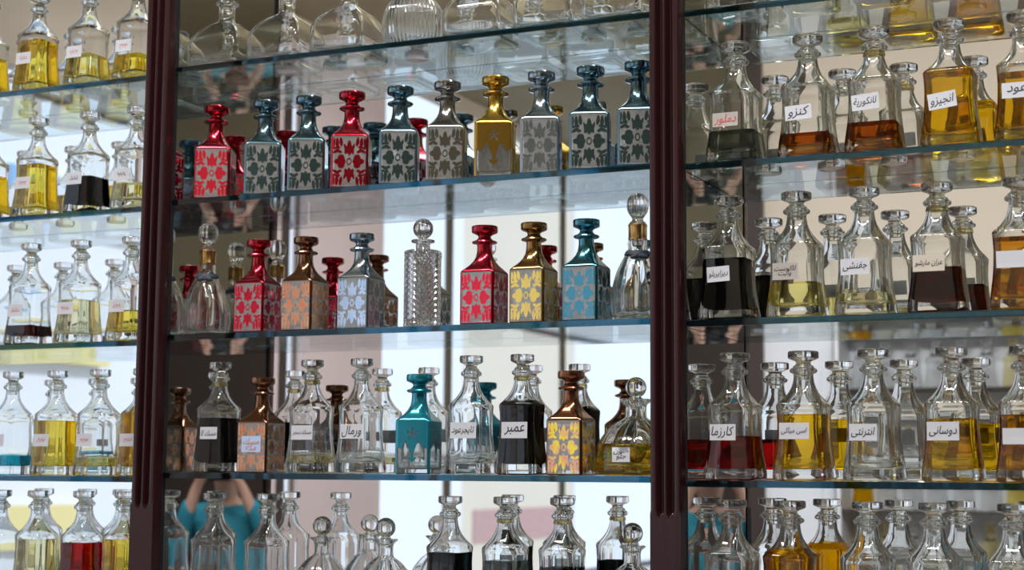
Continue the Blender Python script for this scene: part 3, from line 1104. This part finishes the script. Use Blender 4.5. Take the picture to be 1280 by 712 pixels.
# the street outside the shop window
struct('ground', [(-40, XW - .2, -60, 20, ZF - .2, ZF - .1)], M['street'])
bd = thing('street_building', 'white and cream rendered building across the street', 'building', (-9, -10, ZF))
def kid(name, lst, mat):
    o = put(name, boxes(name, lst, mat), bd)
    o.matrix_parent_inverse = Matrix.Translation((9, 10, -ZF))
    return o
kid('white_facade', [(-12, -9, -16.2, 8, ZF, 7.5)], M['facade'])
kid('cream_facade', [(-12, -9.02, -20.2, -16.2, ZF, 7.5)], M['facade2'])
kid('brick_band', [(-9.06, -9.0, -20.0, -16.6, -.95, -.50)], M['brick'])
kid('end_facade', [(-12, -9, -50, -20.2, ZF, 7.5)], M['facade'])
for z0, z1, y0, y1, mt in ((2.2, 2.6, -9.2, -7.9, 'yellow'), (.95, 1.12, -8.6, -7.0, 'yellow'), (-.55, -.3, -8.4, -7.3, 'yellow'), (2.1, 2.6, -7.8, -7.2, 'bluesign')):
    kid('shop_sign', [(-8.99, -8.86, y0, y1, z0, z1)], M[mt])

# opposite rack of bottles, seen only as a blur in the mirrors
rack = thing('display_rack', 'white backed bottle rack with dark shelves against the wall across the shop', 'rack', (-.2, YN + .2, ZF))
def rk(name, lst, mat):
    o = put(name, boxes(name, lst, mat), rack)
    o.matrix_parent_inverse = Matrix.Translation((.2, -YN - .2, -ZF))
    return o
for x in (-1.25, .0):
    rk('side_panel', [(x, x + .02, YN + .01, YN + .28, ZF, .76)], M['white'])
rk('back_panel', [(-1.23, 0, YN + .005, YN + .02, ZF, .76)], M['white'])
RZ = (-.46, -.16, .14, .44, .74)
for z in RZ:
    rk('shelf', [(-1.23, 0, YN + .02, YN + .28, z - .010, z)], M['dark'])
gm = bpy.data.meshes.new('far_bottle')
vv, ff = loft(prof(DEC_OUT + [r for r in STOP if r[0] > .2094]))
gm = mesh_from('far_bottle', vv, ff, M['glass'], True, 50)
tints = [M['glass']] * 6 + [LIQ['pale'], LIQ['straw'], LIQ['yellow']]
rnd = random.Random(3)
for z in RZ[:-1]:
    for k in range(9):
        o = put('glass_bottle', gm, None, (-1.15 + k * .125 + rnd.uniform(-.006, .006), YN + .15, z + .0005), 0, [rnd.choice(tints)])
        tag(o, 'small glass bottle, a blur in the mirror, on the rack across the shop', 'bottle', 'bottles on the rack across the shop')

# ------------------------------------------------------------------ the photographer, seen only as a reflection in the mirrored corners
def skin(name, joints, bones, mat, parent, sub=2):
    me = bpy.data.meshes.new(name)
    me.from_pydata([j[:3] for j in joints], bones, [])
    o = put(name, me, parent)
    md = o.modifiers.new('skin', 'SKIN')
    md.use_smooth_shade = True
    for i, j in enumerate(joints):
        r = j[3] if isinstance(j[3], tuple) else (j[3], j[3])
        me.skin_vertices[0].data[i].radius = r
    me.skin_vertices[0].data[0].use_root = True
    sb = o.modifiers.new('sub', 'SUBSURF')
    sb.levels = sb.render_levels = sub
    me.materials.append(mat)
    return o


M.update(skin_m=principled('skin', (0.55, 0.32, 0.24), 0.55), hair=principled('dark_hair', (0.012, 0.010, 0.010), 0.5),
         jeans=principled('dark_trousers', (0.03, 0.035, 0.05), 0.8), rubber=principled('camera_body', (0.012, 0.012, 0.013), 0.45))
yaw_p = YAW
per = thing('person', 'person in a teal top and dark trousers holding a black camera up', 'person', CAMLOC + Vector((.30 * math.sin(YAW), -.30 * math.cos(YAW), -CAMLOC.z + ZF)), YAW)
eye = CAMLOC.z - ZF   # lens height above the floor
J, Bn = [], []
def jt(x, y, z, r, prev=None):
    J.append((x, y, z, r))
    if prev is not None:
        Bn.append((prev, len(J) - 1))
    return len(J) - 1
pel = jt(0, 0, .88, (.135, .095))
bel = jt(0, .0, 1.02, (.125, .090), pel)
che = jt(0, .01, 1.20, (.145, .100), bel)
sho = jt(0, 0, 1.30, (.10, .075), che)
nec = jt(0, .01, 1.385, .048, sho)
hd0 = jt(0, .03, 1.44, (.062, .072), nec)
hd1 = jt(0, .035, 1.51, (.070, .090), hd0)
hd2 = jt(0, .025, 1.58, (.066, .082), hd1)
for sg in (-1, 1):
    a = jt(sg * .165, 0, 1.29, .055, sho)
    e = jt(sg * .25, .05, 1.06, .042, a)
    w = jt(sg * .105, .215, eye - .075, .026, e)
    h = jt(sg * .078, .245, eye - .035, (.026, .018), w)
    for k in range(4):
        f1 = jt(sg * (.074 - .002 * k), .278, eye + .022 - .018 * k, .0085, h)
        f2 = jt(sg * .058, .292, eye + .026 - .018 * k, .0080, f1)
        jt(sg * .045, .288, eye + .026 - .018 * k, .0070, f2)
    t1 = jt(sg * .062, .222, eye - .018, .0100, h)
    jt(sg * .046, .215, eye - .004, .0085, t1)
    hp = jt(sg * .09, 0, .80, .082, pel)
    kn = jt(sg * .10, .01, .46, .055, hp)
    an = jt(sg * .10, -.02, .08, .038, kn)
    jt(sg * .11, .13, .035, (.04, .028), an)
skin('body', J, Bn, M['skin_m'], per, 2)
T = [(0, 0, .84, (.165, .125)), (0, 0, 1.02, (.145, .110)), (0, .01, 1.20, (.163, .118)), (0, 0, 1.305, (.115, .09)), (0, .01, 1.36, .062)]
TB = [(0, 1), (1, 2), (2, 3), (3, 4)]
for sg in (-1, 1):
    T += [(sg * .168, 0, 1.292, .070), (sg * .252, .05, 1.06, .056), (sg * .135, .18, eye - .13, .040)]
    n0 = len(T)
    TB += [(3, n0 - 3), (n0 - 3, n0 - 2), (n0 - 2, n0 - 1)]
skin('top', T, TB, M['teal_c'], per, 2)['label'] = 'teal long-sleeved top'
T = [(0, 0, .88, (.15, .115))]
TB = []
for sg in (-1, 1):
    T += [(sg * .09, 0, .78, .100), (sg * .10, .01, .46, .075), (sg * .10, -.02, .10, .060)]
    n0 = len(T)
    TB += [(0, n0 - 3), (n0 - 3, n0 - 2), (n0 - 2, n0 - 1)]
skin('trousers', T, TB, M['jeans'], per, 2)['label'] = 'dark trousers'
skin('hair', [(0, -.015, 1.635, (.070, .075)), (0, -.035, 1.56, (.083, .085)), (0, -.055, 1.47, (.080, .055)), (0, -.06, 1.36, (.075, .04))], [(0, 1), (1, 2), (2, 3)], M['hair'], per, 2)['label'] = 'dark shoulder-length hair'
cmr = thing('photo_camera', 'black camera held up in both hands of the person in teal', 'camera', CAMLOC + Vector((.012 * math.sin(YAW), -.012 * math.cos(YAW), 0)), YAW)
lensrot = Matrix.Rotation(PI / 2, 4, 'X')
lm = mkmesh('lens', lathe([(-.01, .030), (0, .034), (.02, .036), (.045, .035), (.048, .031), (.075, .031), (.078, .026), (.070, .022)], 40), M['rubber'])
lm.transform(lensrot @ Matrix.Identity(4))
lm.transform(Matrix.Translation((0, -.012, 0)) @ Matrix.Scale(-1, 4, (0, 1, 0)))
lm.flip_normals()
lm.transform(Matrix.Translation((0, -.084, 0)))
put('body', boxes('camera_body', [(-.066, .066, -.145, -.088, -.048, .045), (-.024, .024, -.14, -.092, .045, .070)], M['rubber'], .006), cmr)
put('lens', lm, cmr)

# ------------------------------------------------------------------ light
FILL_POWER = 50
W = bpy.data.worlds.new('sky')
S.world = W
W.use_nodes = True
nt = W.node_tree
bg = nt.nodes['Background']
bg.inputs['Color'].default_value = (0.72, 0.86, 1.0, 1)
bg.inputs['Strength'].default_value = 1.0


def light(name, kind, loc, rot, energy, col, **kw):
    l = bpy.data.lights.new(name, kind)
    l.energy = energy
    l.color = col
    for k, v in kw.items():
        setattr(l, k, v)
    o = bpy.data.objects.new(name, l)
    COL.objects.link(o)
    o.location = loc
    o.rotation_euler = rot
    return o


sun = light('sun', 'SUN', (5, 0, 8), (0, 0, 0), 2.15, (.95, .97, 1), angle=.01)
sun.rotation_euler = Vector((-.75, -.15, -.62)).to_track_quat('-Z', 'Y').to_euler()
# added fill lights high over the sales floor, not fittings of the shop
for x, y in ((-1.6, -1.4), (-.2, -1.4), (1.2, -1.3)):
    light('ceiling_fill', 'AREA', (x, y, ZH - .02), (0, 0, 0), FILL_POWER, (.96, .97, 1), shape='RECTANGLE', size=.9, size_y=.3)
# added fill light above the cabinet, aimed away to brighten the far wall
light('far_wall_fill', 'AREA', (-.5, -.9, 2.0), (math.radians(-82), 0, math.radians(-4)), 70, (1, .96, .93), shape='RECTANGLE', size=1.6, size_y=.2)
# daylight portals in the window openings
for y0, y1 in ((-1.80, -.05), (-4.36, -3.56), (-5.94, -4.36), (-7.75, -5.94)):
    p = light('window_portal', 'AREA', (XW - .05, (y0 + y1) / 2, (SZ + HZ) / 2), (0, -PI / 2, 0), 1, (1, 1, 1), shape='RECTANGLE', size=HZ - SZ, size_y=y1 - y0)
    p.data.cycles.is_portal = True
